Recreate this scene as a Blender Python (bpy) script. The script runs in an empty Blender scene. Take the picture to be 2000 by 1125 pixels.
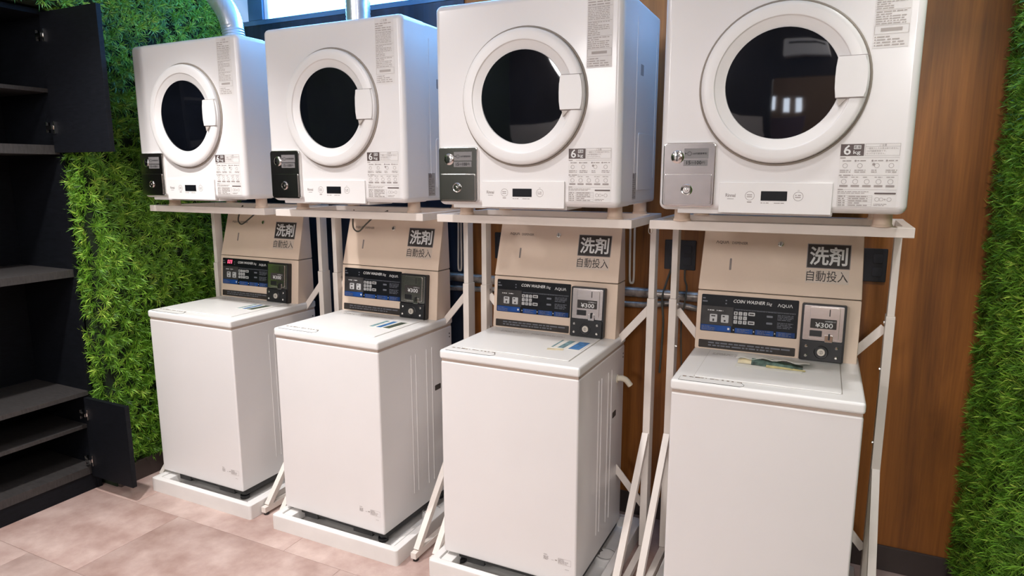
import bpy, bmesh, math, random
import numpy as np
from mathutils import Matrix, Vector

S = bpy.context.scene
COL = S.collection
# ------------------------------------------------------------------ camera
F_PX = 1296.2548
CAM = Vector((2.6955, -2.0034, 1.5092))
YAW, PITCH, ROLL = math.radians(25.984), math.radians(-9.862), math.radians(-0.037)
f0 = Vector((-math.sin(YAW), math.cos(YAW), 0)); r0 = Vector((math.cos(YAW), math.sin(YAW), 0)); u0 = Vector((0, 0, 1))
fw = f0 * math.cos(PITCH) + u0 * math.sin(PITCH); up = u0 * math.cos(PITCH) - f0 * math.sin(PITCH)
rt = r0 * math.cos(ROLL) + up * math.sin(ROLL); up = up * math.cos(ROLL) - r0 * math.sin(ROLL)
cd = bpy.data.cameras.new('camera'); cam = bpy.data.objects.new('camera', cd); COL.objects.link(cam)
cd.sensor_width = 36; cd.lens = F_PX * 36 / 2000; cd.clip_start = 0.05
cam.matrix_world = Matrix(((rt.x, up.x, -fw.x, CAM.x), (rt.y, up.y, -fw.y, CAM.y), (rt.z, up.z, -fw.z, CAM.z), (0, 0, 0, 1)))
S.camera = cam
# ------------------------------------------------------------------ world, lights, exposure
w = bpy.data.worlds.new('world'); S.world = w; w.use_nodes = True
w.node_tree.nodes['Background'].inputs[0].default_value = (0.25, 0.45, 0.9, 1)
w.node_tree.nodes['Background'].inputs[1].default_value = 0.3
S.view_settings.view_transform = 'Standard'; S.view_settings.look = 'None'
S.view_settings.exposure = 0.0; S.view_settings.gamma = 1.0; S.view_settings.use_curve_mapping = False
S.cycles.max_bounces = 8; S.cycles.diffuse_bounces = 4; S.cycles.glossy_bounces = 4
S.cycles.sample_clamp_indirect = 6

WARM = (1.0, 0.975, 0.965)
def spot(x, y, z, energy, angle, blend, radius=0.05, color=WARM, aim=None):
    l = bpy.data.lights.new('ceiling_spot', 'SPOT'); o = bpy.data.objects.new('ceiling_spot', l); COL.objects.link(o)
    l.energy = energy; l.spot_size = math.radians(angle); l.spot_blend = blend; l.shadow_soft_size = radius; l.color = color
    o.location = (x, y, z)
    if aim: o.rotation_euler = (Vector(aim) - Vector((x, y, z))).to_track_quat('-Z', 'Y').to_euler()
CEIL = 2.75
def fill_point(x, y, z, energy, radius=0.11, color=WARM):
    l = bpy.data.lights.new('fill_light', 'POINT'); o = bpy.data.objects.new('fill_light', l); COL.objects.link(o)
    l.energy = energy; l.shadow_soft_size = radius; l.color = color; o.location = (x, y, z)
POWER = {'A': 190, 'B': 84, 'C': 36, 'D': 26, 'E': 5, 'G': 5, 'H': 98, 'R': 50}
for k, x in (('A', 0.28), ('B', 1.42), ('C', 2.56)): spot(x, -0.78, CEIL - 0.03, POWER[k], 100, 0.9, 0.045)   # recessed downlights over the machines
spot(3.08, -0.25, CEIL - 0.03, POWER['R'], 66, 0.9, 0.05, aim=(3.06, 0.66, 0.70))   # unseen spot added and aimed to brighten the wooden wall's right end
for k, x, y in (('D', 0.2, -2.1), ('E', 1.3, -2.1), ('G', 2.45, -2.1), ('H', 0.8, -4.0), ('H', 3.4, -4.0)): fill_point(x, y, CEIL - (0.09 if k != 'H' else 0.36), POWER[k], 0.08 if k != 'H' else 0.3)   # unseen point lights added behind the camera as ambient fill

# ------------------------------------------------------------------ materials
MAT = {}
def nodes_of(name):
    m = bpy.data.materials.new(name); m.use_nodes = True
    nt = m.node_tree; return m, nt, nt.nodes['Principled BSDF']
def mat(name, col, rough=0.5, metal=0.0, vary=0.03, scale=6.0, bump=0.0, bscale=80.0, emit=None, estr=0.0, coat=0.0, stretch=None, spec=0.5, trans=0.0):
    if name in MAT: return MAT[name]
    m, nt, b = nodes_of(name)
    tc = nt.nodes.new('ShaderNodeTexCoord'); no = nt.nodes.new('ShaderNodeTexNoise'); no.inputs['Scale'].default_value = scale
    no.inputs['Detail'].default_value = 4
    src = tc.outputs['Object']
    if stretch:
        mp = nt.nodes.new('ShaderNodeMapping'); mp.inputs['Scale'].default_value = stretch
        nt.links.new(src, mp.inputs[0]); src = mp.outputs[0]
    nt.links.new(src, no.inputs['Vector'])
    rp = nt.nodes.new('ShaderNodeValToRGB')
    lo = tuple(max(0, c * (1 - vary * 1.6)) for c in col); hi = tuple(min(1, c * (1 + vary)) for c in col)
    rp.color_ramp.elements[0].position = 0.3; rp.color_ramp.elements[1].position = 0.7
    rp.color_ramp.elements[0].color = (*lo, 1); rp.color_ramp.elements[1].color = (*hi, 1)
    nt.links.new(no.outputs['Fac'], rp.inputs[0]); nt.links.new(rp.outputs[0], b.inputs['Base Color'])
    b.inputs['Roughness'].default_value = rough; b.inputs['Metallic'].default_value = metal
    b.inputs['Specular IOR Level'].default_value = spec
    if coat: b.inputs['Coat Weight'].default_value = coat; b.inputs['Coat Roughness'].default_value = 0.08
    if trans: b.inputs['Transmission Weight'].default_value = trans
    if bump:
        n2 = nt.nodes.new('ShaderNodeTexNoise'); n2.inputs['Scale'].default_value = bscale
        bp = nt.nodes.new('ShaderNodeBump'); bp.inputs['Strength'].default_value = bump; bp.inputs['Distance'].default_value = 0.002
        nt.links.new(src, n2.inputs['Vector']); nt.links.new(n2.outputs['Fac'], bp.inputs['Height']); nt.links.new(bp.outputs[0], b.inputs['Normal'])
    if emit:
        b.inputs['Emission Color'].default_value = (*emit, 1); b.inputs['Emission Strength'].default_value = estr
    MAT[name] = m; return m

white = mat('white_enamel', (0.80, 0.775, 0.765), 0.28, vary=0.012, scale=3, coat=0.25)
whitep = mat('white_plastic', (0.82, 0.80, 0.785), 0.33, vary=0.012, scale=4)
lidw = mat('lid_plastic', (0.84, 0.83, 0.81), 0.35, vary=0.01, scale=4)
beige = mat('beige_plastic', (0.76, 0.60, 0.475), 0.5, vary=0.03, scale=5, bump=0.15, bscale=500)
rackm = mat('painted_steel_tube', (0.80, 0.73, 0.67), 0.32, vary=0.03, scale=9)
trayw = mat('tray_plastic', (0.80, 0.775, 0.75), 0.4, vary=0.03, scale=8)
blackp = mat('black_plastic', (0.012, 0.012, 0.014), 0.35, vary=0.2, scale=20)
darkm = mat('dark_underframe', (0.035, 0.034, 0.034), 0.6, vary=0.3, scale=14)
gapm = mat('dark_gap', (0.05, 0.042, 0.036), 0.7, vary=0.2)
steel = mat('brushed_steel', (0.70, 0.66, 0.64), 0.22, 1.0, vary=0.06, scale=9, stretch=(4, 4, 60))
coinst = mat('satin_coin_plate', (0.50, 0.47, 0.465), 0.2, 1.0, vary=0.05, scale=30)
chrome = mat('chrome', (0.78, 0.77, 0.75), 0.12, 1.0, vary=0.02)
glass = mat('dark_door_glass', (0.004, 0.005, 0.008), 0.03, vary=0.2, spec=0.7)
panelb = mat('panel_black', (0.007, 0.008, 0.011), 0.4, vary=0.2, scale=30, spec=0.25)
panelg = mat('panel_grey', (0.055, 0.052, 0.052), 0.4, vary=0.15, scale=30, spec=0.25)
blue = mat('panel_blue', (0.014, 0.072, 0.29), 0.4, vary=0.35, scale=14, spec=0.25)
keyw = mat('key_white', (0.55, 0.55, 0.55), 0.4, vary=0.05)
printw = mat('print_white', (0.75, 0.75, 0.74), 0.5, vary=0.02)
printg = mat('print_grey', (0.34, 0.30, 0.285), 0.6, vary=0.1)
printd = mat('print_dark', (0.052, 0.045, 0.043), 0.55, vary=0.1, spec=0.25)
printm = mat('print_mid', (0.24, 0.20, 0.185), 0.55, vary=0.1)
dim = mat('print_dim', (0.16, 0.17, 0.20), 0.5, vary=0.1)
sticker = mat('sticker_film', (0.75, 0.72, 0.70), 0.45, vary=0.03, scale=20)
stickg = mat('sticker_grey', (0.42, 0.385, 0.35), 0.5, vary=0.05, scale=20)
badge = mat('badge_brown', (0.10, 0.072, 0.068), 0.45, vary=0.08)
stripm = mat('notice_strip', (0.045, 0.038, 0.034), 0.45, vary=0.2, scale=20, spec=0.25)
labelg = mat('coin_label_grey', (0.20, 0.19, 0.19), 0.4, vary=0.05)
rust = mat('rust', (0.16, 0.09, 0.04), 0.8, vary=0.5, scale=60)
redled = mat('red_led', (0.3, 0.01, 0.02), 0.4, emit=(1.0, 0.05, 0.10), estr=7)
bakelite = mat('socket_black', (0.008, 0.009, 0.014), 0.4, vary=0.1)
cordm = mat('dark_cord', (0.07, 0.065, 0.05), 0.5, vary=0.1)
cordw = mat('white_cord', (0.6, 0.55, 0.48), 0.5, vary=0.1)
hosem = mat('cream_hose', (0.72, 0.66, 0.53), 0.4, vary=0.05)
pipem = mat('foil_wrapped_pipe', (0.42, 0.37, 0.33), 0.3, 0.4, vary=0.6, scale=22, bump=1.0, bscale=30)
foil = mat('aluminium_foil', (0.74, 0.76, 0.80), 0.28, 0.75, vary=0.05, scale=12, bump=0.25, bscale=60)
cabm = mat('charcoal_laminate', (0.0045, 0.0055, 0.0085), 0.6, vary=0.25, scale=8, stretch=(3, 3, 18), bump=0.1, bscale=60, spec=0.2)
cabedge = mat('charcoal_shelf_lit', (0.038, 0.034, 0.033), 0.55, vary=0.2, scale=10, stretch=(3, 14, 3))  # lighter than the laminate: light falling on the shelves is put into the colour
basem = mat('dark_skirting', (0.060, 0.044, 0.040), 0.5, vary=0.12, scale=6)
backm = mat('foliage_backing', (0.010, 0.022, 0.006), 0.9, vary=0.4, scale=20)
ceilm = mat('ceiling_paint', (0.62, 0.58, 0.55), 0.8, vary=0.02)
groutm = mat('tile_joint', (0.36, 0.27, 0.24), 0.8, vary=0.1)
paper = mat('leaflet_paper', (0.80, 0.79, 0.73), 0.6, vary=0.04, scale=20)
paperc = mat('cream_paper', (0.74, 0.65, 0.45), 0.6, vary=0.15, scale=30)
pblue = mat('leaflet_blue', (0.05, 0.20, 0.46), 0.5, vary=0.3, scale=60)
pteal = mat('leaflet_teal', (0.20, 0.36, 0.40), 0.5, vary=0.4, scale=60)
pdark = mat('leaflet_dark', (0.06, 0.085, 0.06), 0.5, vary=0.4, scale=60)
framem = mat('window_frame_haze_blue', (0.10, 0.20, 0.33), 0.35, vary=0.05)  # blue haze from the bright window is put into the frame colour
panem = mat('daylit_pane', (0.8, 0.85, 0.9), 0.5, vary=0.01, emit=(0.13, 0.45, 1.0), estr=14.5)
panelpale = mat('glowing_side_pane', (0.55, 0.60, 0.66), 0.5, vary=0.03, emit=(0.30, 0.52, 0.95), estr=0.55)  # dim emission puts blue daylight into the side panel and sash edge
navywood = mat('navy_stained_panel', (0.022, 0.032, 0.060), 0.45, vary=0.3, scale=3, stretch=(8, 8, .7))
darkwall = mat('dark_rear_wall', (0.035, 0.027, 0.026), 0.5, vary=0.2, scale=3, stretch=(6, 6, 1))

def wood():
    m, nt, b = nodes_of('walnut_wall')
    tc = nt.nodes.new('ShaderNodeTexCoord'); mp = nt.nodes.new('ShaderNodeMapping'); mp.inputs['Scale'].default_value = (7.0, 7.0, 0.55)
    nt.links.new(tc.outputs['Object'], mp.inputs[0])
    n1 = nt.nodes.new('ShaderNodeTexNoise'); n1.inputs['Scale'].default_value = 1.3; n1.inputs['Detail'].default_value = 7; n1.inputs['Roughness'].default_value = 0.62; n1.inputs['Distortion'].default_value = 0.6
    nt.links.new(mp.outputs[0], n1.inputs['Vector'])
    mp2 = nt.nodes.new('ShaderNodeMapping'); mp2.inputs['Scale'].default_value = (90, 90, 2.2); nt.links.new(tc.outputs['Object'], mp2.inputs[0])
    n2 = nt.nodes.new('ShaderNodeTexNoise'); n2.inputs['Scale'].default_value = 1.5; n2.inputs['Detail'].default_value = 3; nt.links.new(mp2.outputs[0], n2.inputs['Vector'])
    mx = nt.nodes.new('ShaderNodeMath'); mx.operation = 'MULTIPLY_ADD'; mx.inputs[1].default_value = 0.25; nt.links.new(n2.outputs['Fac'], mx.inputs[0])
    sc = nt.nodes.new('ShaderNodeMath'); sc.operation = 'MULTIPLY'; sc.inputs[1].default_value = 0.85; nt.links.new(n1.outputs['Fac'], sc.inputs[0]); nt.links.new(sc.outputs[0], mx.inputs[2])
    rp = nt.nodes.new('ShaderNodeValToRGB'); e = rp.color_ramp.elements
    e[0].position = 0.36; e[0].color = (0.16, 0.052, 0.010, 1); e[1].position = 0.72; e[1].color = (0.46, 0.160, 0.028, 1)
    e2 = e.new(0.55); e2.color = (0.315, 0.108, 0.018, 1)
    nt.links.new(mx.outputs[0], rp.inputs[0]); nt.links.new(rp.outputs[0], b.inputs['Base Color'])
    b.inputs['Roughness'].default_value = 0.42
    return m
woodm = wood()

def floormat():
    m, nt, b = nodes_of('pinkish_stone_tile')
    tc = nt.nodes.new('ShaderNodeTexCoord'); oi = nt.nodes.new('ShaderNodeObjectInfo')
    ad = nt.nodes.new('ShaderNodeVectorMath'); ad.operation = 'ADD'
    sc = nt.nodes.new('ShaderNodeVectorMath'); sc.operation = 'SCALE'; sc.inputs['Scale'].default_value = 30
    cb = nt.nodes.new('ShaderNodeCombineXYZ'); nt.links.new(oi.outputs['Random'], cb.inputs[0]); nt.links.new(oi.outputs['Random'], cb.inputs[1])
    nt.links.new(cb.outputs[0], sc.inputs[0]); nt.links.new(tc.outputs['Object'], ad.inputs[0]); nt.links.new(sc.outputs[0], ad.inputs[1])
    n1 = nt.nodes.new('ShaderNodeTexNoise'); n1.inputs['Scale'].default_value = 5.5; n1.inputs['Detail'].default_value = 8; n1.inputs['Roughness'].default_value = 0.6
    nt.links.new(ad.outputs[0], n1.inputs['Vector'])
    rp = nt.nodes.new('ShaderNodeValToRGB'); e = rp.color_ramp.elements
    e[0].position = 0.30; e[0].color = (0.35, 0.225, 0.19, 1); e[1].position = 0.68; e[1].color = (0.60, 0.46, 0.41, 1)
    e2 = e.new(0.5); e2.color = (0.47, 0.335, 0.295, 1)
    ma = nt.nodes.new('ShaderNodeMath'); ma.operation = 'MULTIPLY_ADD'; ma.inputs[1].default_value = 0.12; ma.inputs[2].default_value = -0.06
    nt.links.new(oi.outputs['Random'], ma.inputs[0])
    m2 = nt.nodes.new('ShaderNodeMath'); nt.links.new(n1.outputs['Fac'], m2.inputs[0]); nt.links.new(ma.outputs[0], m2.inputs[1])
    nt.links.new(m2.outputs[0], rp.inputs[0]); nt.links.new(rp.outputs[0], b.inputs['Base Color'])
    b.inputs['Roughness'].default_value = 0.45
    return m
tilem = floormat()

def leafmat():
    m, nt, b = nodes_of('artificial_leaf')
    at = nt.nodes.new('ShaderNodeAttribute'); at.attribute_name = 'tint'
    rp = nt.nodes.new('ShaderNodeValToRGB'); e = rp.color_ramp.elements
    e[0].position = 0.0; e[0].color = (0.030, 0.075, 0.010, 1); e[1].position = 1.0; e[1].color = (0.58, 0.78, 0.12, 1)
    a = e.new(0.35); a.color = (0.11, 0.28, 0.026, 1); c = e.new(0.75); c.color = (0.26, 0.54, 0.045, 1)
    nt.links.new(at.outputs['Fac'], rp.inputs[0]); nt.links.new(rp.outputs[0], b.inputs['Base Color'])
    b.inputs['Roughness'].default_value = 0.45
    tr = nt.nodes.new('ShaderNodeBsdfTranslucent'); nt.links.new(rp.outputs[0], tr.inputs[0])
    mix = nt.nodes.new('ShaderNodeMixShader'); mix.inputs[0].default_value = 0.2
    out = nt.nodes['Material Output']; nt.links.new(b.outputs[0], mix.inputs[1]); nt.links.new(tr.outputs[0], mix.inputs[2]); nt.links.new(mix.outputs[0], out.inputs[0])
    return m
leafm = leafmat()

# ------------------------------------------------------------------ helpers
def put(name, bm, m, parent=None, smooth=True, shift=None, angle=35):
    me = bpy.data.meshes.new(name)
    if shift: bmesh.ops.translate(bm, verts=bm.verts, vec=shift)
    bmesh.ops.recalc_face_normals(bm, faces=bm.faces)
    if smooth:
        for f in bm.faces: f.smooth = True
        lim = math.radians(angle)
        for e in bm.edges:
            if len(e.link_faces) != 2 or e.calc_face_angle(0) > lim: e.smooth = False
    bm.to_mesh(me); bm.free(); me.materials.append(m)
    o = bpy.data.objects.new(name, me); COL.objects.link(o)
    if ('print' in name or 'lettering' in name or 'numerals' in name) and name not in ('printed_picture', 'printed_fold'): o['kind'] = 'stuff'
    if parent: o.parent = parent
    if smooth and len(me.polygons) > 6:
        wn = o.modifiers.new('weighted_normal', 'WEIGHTED_NORMAL'); wn.keep_sharp = True; wn.weight = 80
    return o
def tag(o, label=None, cat=None, group=None, kind=None):
    if label: o['label'] = label
    if cat: o['category'] = cat
    if group: o['group'] = group
    if kind: o['kind'] = kind
    return o
def empty(name, loc, rz=0):
    o = bpy.data.objects.new(name, None); COL.objects.link(o); o.location = loc; o.rotation_euler = (0, 0, rz); o.empty_display_size = 0.1
    return o
def copy_tree(o, parent=None):
    c = o.copy(); COL.objects.link(c); c.parent = parent
    for ch in list(o.children): copy_tree(ch, c)
    return c
def NB(): return bmesh.new()
def frame(o, ex=(1, 0, 0), ey=(0, 0, 1)):
    ex = Vector(ex).normalized(); ey = Vector(ey).normalized(); n = ex.cross(ey)
    return Matrix(((ex.x, ey.x, n.x, o[0]), (ex.y, ey.y, n.y, o[1]), (ex.z, ey.z, n.z, o[2]), (0, 0, 0, 1)))
I4 = Matrix.Identity(4)
def loops(bm, rings, close=True, caps=(True, True)):
    vs = [[bm.verts.new(p) for p in r] for r in rings]; n = len(vs[0])
    for a, b in zip(vs, vs[1:]):
        for i in range(n if close else n - 1):
            j = (i + 1) % n; bm.faces.new((a[i], a[j], b[j], b[i]))
    if caps[0]: bm.faces.new(vs[0][::-1])
    if caps[1]: bm.faces.new(vs[-1])
    return vs
def rr(u0, u1, v0, v1, r, seg=4):
    r = min(r, (u1 - u0) / 2 - 1e-6, (v1 - v0) / 2 - 1e-6)
    if r <= 1e-6: return [(u0, v0), (u1, v0), (u1, v1), (u0, v1)]
    out = []
    for cx, cy, a in ((u1 - r, v0 + r, -90), (u1 - r, v1 - r, 0), (u0 + r, v1 - r, 90), (u0 + r, v0 + r, 180)):
        for k in range(seg + 1):
            t = math.radians(a + 90 * k / seg); out.append((cx + r * math.cos(t), cy + r * math.sin(t)))
    return out
def plate(bm, M, u0, u1, v0, v1, t0, t1, r=0.0, c=0.0, seg=4):
    P = rr(u0, u1, v0, v1, r, seg)
    rings = [[M @ Vector((x, y, t0)) for x, y in P]]
    if c > 0:
        Q = rr(u0 + c, u1 - c, v0 + c, v1 - c, max(r - c, 0 if r <= 0 else 1e-4), seg)
        H = rr(u0 + c * .3, u1 - c * .3, v0 + c * .3, v1 - c * .3, max(r - c * .3, 0 if r <= 0 else 1e-4), seg)
        rings += [[M @ Vector((x, y, t1 - c)) for x, y in P], [M @ Vector((x, y, t1 - c * .3)) for x, y in H], [M @ Vector((x, y, t1)) for x, y in Q]]
    else: rings.append([M @ Vector((x, y, t1)) for x, y in P])
    loops(bm, rings)
def rect(bm, M, u0, u1, v0, v1, t):
    bm.faces.new([bm.verts.new(M @ Vector(p)) for p in ((u0, v0, t), (u1, v0, t), (u1, v1, t), (u0, v1, t))])
def box(bm, x0, x1, y0, y1, z0, z1, r=0.0, seg=2, sel=None):
    t = bmesh.new()
    g = bmesh.ops.create_cube(t, size=1)
    for v in t.verts: v.co = Vector(((x0 + x1) / 2 + v.co.x * (x1 - x0), (y0 + y1) / 2 + v.co.y * (y1 - y0), (z0 + z1) / 2 + v.co.z * (z1 - z0)))
    if r > 0:
        ed = [e for e in t.edges if sel is None or sel(e)]
        bmesh.ops.bevel(t, geom=ed, offset=r, segments=seg, profile=0.5, affect='EDGES')
    merge(bm, t)
def merge(bm, t):
    m = {}
    for v in t.verts: m[v] = bm.verts.new(v.co)
    for f in t.faces: bm.faces.new([m[v] for v in f.verts])
    t.free()
def prism(bm, M, pts, t0, t1):
    loops(bm, [[M @ Vector((x, y, t0)) for x, y in pts], [M @ Vector((x, y, t1)) for x, y in pts]])
def circ(cu, cv, r, n): return [(cu + r * math.cos(2 * math.pi * k / n), cv + r * math.sin(2 * math.pi * k / n)) for k in range(n)]
def lathe(bm, M, cu, cv, prof, n=32, caps=(True, True)):
    loops(bm, [[M @ Vector((x, y, t)) for x, y in circ(cu, cv, r, n)] for r, t in prof], caps=caps)
def ring(bm, M, cu, cv, ra, rb, t, n=32):
    a = [bm.verts.new(M @ Vector((x, y, t))) for x, y in circ(cu, cv, ra, n)]; b = [bm.verts.new(M @ Vector((x, y, t))) for x, y in circ(cu, cv, rb, n)]
    for i in range(n): bm.faces.new((a[i], a[(i + 1) % n], b[(i + 1) % n], b[i]))
def bar(bm, p0, p1, wx, wy, side=(1, 0, 0), r=0.0015):
    p0 = Vector(p0); p1 = Vector(p1); d = (p1 - p0).normalized(); s = Vector(side); s = (s - d * s.dot(d)).normalized(); t = d.cross(s)
    P = rr(-wx / 2, wx / 2, -wy / 2, wy / 2, r, 2)
    loops(bm, [[p + s * a + t * b for a, b in P] for p in (p0, p1)])
def tube(bm, pts, rad, n=10, sub=6, ridge=0.0, rn=0):
    pts = [Vector(p) for p in pts]; path = []
    for i in range(len(pts) - 1):
        a = pts[max(i - 1, 0)]; b = pts[i]; c = pts[i + 1]; d = pts[min(i + 2, len(pts) - 1)]
        for k in range(sub):
            t = k / sub
            path.append(0.5 * ((2 * b) + (c - a) * t + (2 * a - 5 * b + 4 * c - d) * t * t + (3 * b - a - 3 * c + d) * t ** 3))
    path.append(pts[-1])
    rings = []; s = None
    for i, q in enumerate(path):
        d = (path[min(i + 1, len(path) - 1)] - path[max(i - 1, 0)]).normalized()
        if s is None: s = d.orthogonal().normalized()
        s = (s - d * s.dot(d)).normalized(); t = d.cross(s)
        r = rad + (ridge if (ridge and i % 2) else 0)
        rings.append([q + s * r * math.cos(2 * math.pi * k / n) + t * r * math.sin(2 * math.pi * k / n) for k in range(n)])
    loops(bm, rings)
# text -> mesh, cached
_tx = {}
def glyphs(body, bold=0.0, shear=0.0):
    key = (body, bold, shear)
    if key not in _tx:
        c = bpy.data.curves.new('lettering', 'FONT'); c.body = body; c.offset = bold; c.shear = shear; c.resolution_u = 2
        o = bpy.data.objects.new('lettering', c); COL.objects.link(o)
        dg = bpy.context.evaluated_depsgraph_get(); me = bpy.data.meshes.new_from_object(o.evaluated_get(dg))
        vs = [v.co.copy() for v in me.vertices]; fs = [tuple(p.vertices) for p in me.polygons]
        COL.objects.unlink(o); bpy.data.objects.remove(o); bpy.data.curves.remove(c); bpy.data.meshes.remove(me)
        xs = [v.x for v in vs]; ys = [v.y for v in vs]
        _tx[key] = (vs, fs, min(xs), max(xs), min(ys), max(ys))
    return _tx[key]
def text(bm, M, body, u0, u1, v0, v1, t, bold=0.0, shear=0.0, keep=False):
    vs, fs, a, b, c, d = glyphs(body, bold, shear)
    sx = (u1 - u0) / (b - a); sy = (v1 - v0) / (d - c)
    if keep: sx = sy = min(sx, sy)
    ou = (u0 + u1) / 2 - sx * (a + b) / 2; ov = (v0 + v1) / 2 - sy * (c + d) / 2
    nv = [bm.verts.new(M @ Vector((ou + v.x * sx, ov + v.y * sy, t))) for v in vs]
    for f in fs:
        try: bm.faces.new([nv[i] for i in f])
        except ValueError: pass
def textlines(bm, M, u0, u1, v0, v1, n, t, seed, fill=0.9, hh=0.42):
    R = random.Random(seed); dv = (v1 - v0) / n
    for k in range(n):
        v = v1 - dv * (k + 0.5); u = u0; end = u0 + (u1 - u0) * (fill if R.random() < .6 else fill * R.uniform(.45, 1))
        while u < end:
            l = dv * R.uniform(.6, 3.2); e = min(u + l, end)
            rect(bm, M, u, e, v - dv * hh / 2, v + dv * hh / 2, t); u = e + dv * R.uniform(.25, .6)
def outline(bm, M, u0, u1, v0, v1, t, w):
    rect(bm, M, u0, u1, v0, v0 + w, t); rect(bm, M, u0, u1, v1 - w, v1, t); rect(bm, M, u0, u0 + w, v0 + w, v1 - w, t); rect(bm, M, u1 - w, u1, v0 + w, v1 - w, t)

# ------------------------------------------------------------------ room shell
XL, XR, YB = -0.34, 3.172, 0.727
bm = NB(); box(bm, -1.4, 5.2, -8.2, 0.95, -0.12, -0.004)
floor = tag(put('floor', bm, groutm), kind='structure')
TL, TD = 0.915, 0.457
def tile_mesh(name, lx, ly):
    bm = NB(); plate(bm, I4, 0, lx, 0, ly, -0.004, 0.0, 0.0, 0.0008); o = put(name, bm, tilem); me = o.data; bpy.data.objects.remove(o); return me
full = tile_mesh('floor_tile', TL - 0.0012, TD - 0.0012)
for r in range(-6, 2):
    y = -0.192 + r * TD; offx = 0.782 if r % 2 == 0 else 0.160
    k = -2
    while offx + k * TL < 4.4:
        x = offx + k * TL
        if x > -1.5:
            o = bpy.data.objects.new('floor_tile', full); COL.objects.link(o); o.location = (x, y, 0); o.parent = floor
        k += 1
WX0, WX1, WZ0, WZ1 = -0.335, 2.75, 2.275, 2.70
bm = NB()
box(bm, -0.55, 3.3, YB, YB + 0.10, -0.1, WZ0); box(bm, -0.55, 3.3, YB, YB + 0.10, WZ1, CEIL); box(bm, -0.55, WX0, YB, YB + .10, WZ0, WZ1); box(bm, WX1, 3.3, YB, YB + .10, WZ0, WZ1)
tag(put('wall_back', bm, woodm, smooth=False), kind='structure')
bm = NB(); box(bm, XL - .015, 1.13, YB - 0.008, YB, 0.10, WZ0 - .002); tag(put('wall_back_panel', bm, navywood, smooth=False), kind='structure')
bm = NB(); box(bm, -0.36, XR, YB - 0.012, YB, 0, 0.10, 0.002); tag(put('baseboard_back', bm, basem), kind='structure')
bm = NB(); box(bm, XL - 0.02, XL + 0.004, -0.125, YB - 0.012, 0, 0.097, 0.002); tag(put('baseboard_left', bm, basem), kind='structure')
bm = NB(); box(bm, XR - 0.012, XR + 0.01, -1.1, YB - 0.012, 0, 0.10, 0.002); tag(put('baseboard_right', bm, basem), kind='structure')
# left wall: green panel zone, the zone over the cabinet, and the run beyond it
CY0, CY1, CZ1 = -1.30, -0.150, 2.20
bm = NB()
box(bm, -1.0, XL - 0.022, -0.128, YB + .1, -0.1, CEIL); box(bm, -1.0, XL - 0.022, CY0 - 0.02, -0.128, CZ1 + 0.01, CEIL)
box(bm, -1.0, XL - 0.022, -8.2, CY0 - 0.02, -0.1, CEIL)
tag(put('wall_left', bm, backm, smooth=False), kind='structure')
bm = NB(); box(bm, XR + 0.02, XR + 0.14, -1.15, YB + .1, -0.1, CEIL); tag(put('wall_right', bm, backm, smooth=False), kind='structure')
bm = NB(); box(bm, -1.4, 5.2, -8.2, 0.95, CEIL, CEIL + 0.1); tag(put('ceiling', bm, ceilm, smooth=False), kind='structure')
# space behind the photographer, mirrored in the dryer glass
RY = -4.6
bm = NB(); box(bm, -1.4, 2.06, RY - .12, RY, -0.1, CEIL); box(bm, 2.06, 3.3, RY - .12, RY, 2.02, CEIL); box(bm, 3.3, 5.2, RY - .12, RY, -.1, CEIL)
tag(put('wall_front', bm, darkwall, smooth=False), kind='structure')
bm = NB(); box(bm, -1.0, 1.98, RY, RY + .02, 0.0, 1.62); tag(put('reflector_panel', bm, mat('pale_reflector', (0.62, 0.56, 0.52), 0.6), smooth=False), kind='structure')  # unseen pale panel added so the coin boxes mirror something bright
bm = NB(); box(bm, 5.1, 5.2, -8.2, .95, -.1, CEIL); box(bm, -1.4, 5.2, -8.2, -8.1, -.1, CEIL); tag(put('wall_lobby', bm, mat('lobby_wall', (.30, .19, .12), .6), smooth=False), kind='structure')
bm = NB(); box(bm, 1.90, 2.40, -5.25, -5.15, 0.0, 1.60, .004); tag(put('trim_2', bm, mat('mauve_partition', (.30, .20, .24), .5)), kind='structure')
for k, (x, z) in enumerate(((1.74, 1.80), (1.97, 1.76), (2.16, 1.76))):
    w2 = empty('window_%d' % (k + 2), (x, -8.098, z)); tag(w2, kind='structure')
    bm = NB(); box(bm, -.045, .045, 0, .02, -.11, .11); put('pane', bm, mat('lobby_pane', (.8, .8, .8), .5, emit=(.75, .85, 1.0), estr=12.0), w2)
    bm = NB(); box(bm, -.055, .055, 0, .03, .1105, .12); put('window_frame', bm, darkm, w2)
fill_point(2.9, -6.3, 2.3, 130, 0.1)  # unseen point light added to brighten the mirrored lobby
ac = empty('air_conditioner', (2.42, RY, 2.215)); tag(ac, 'white wall air conditioner seen only mirrored in the rightmost dryer glass', 'air conditioner')
bm = NB(); box(bm, -.25, .25, 0, .2, 0, .2, .02, 3); put('casing', bm, whitep, ac)
bm = NB(); box(bm, -.20, .20, .196, .204, .135, .160, .003); put('air_slot', bm, gapm, ac)

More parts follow.
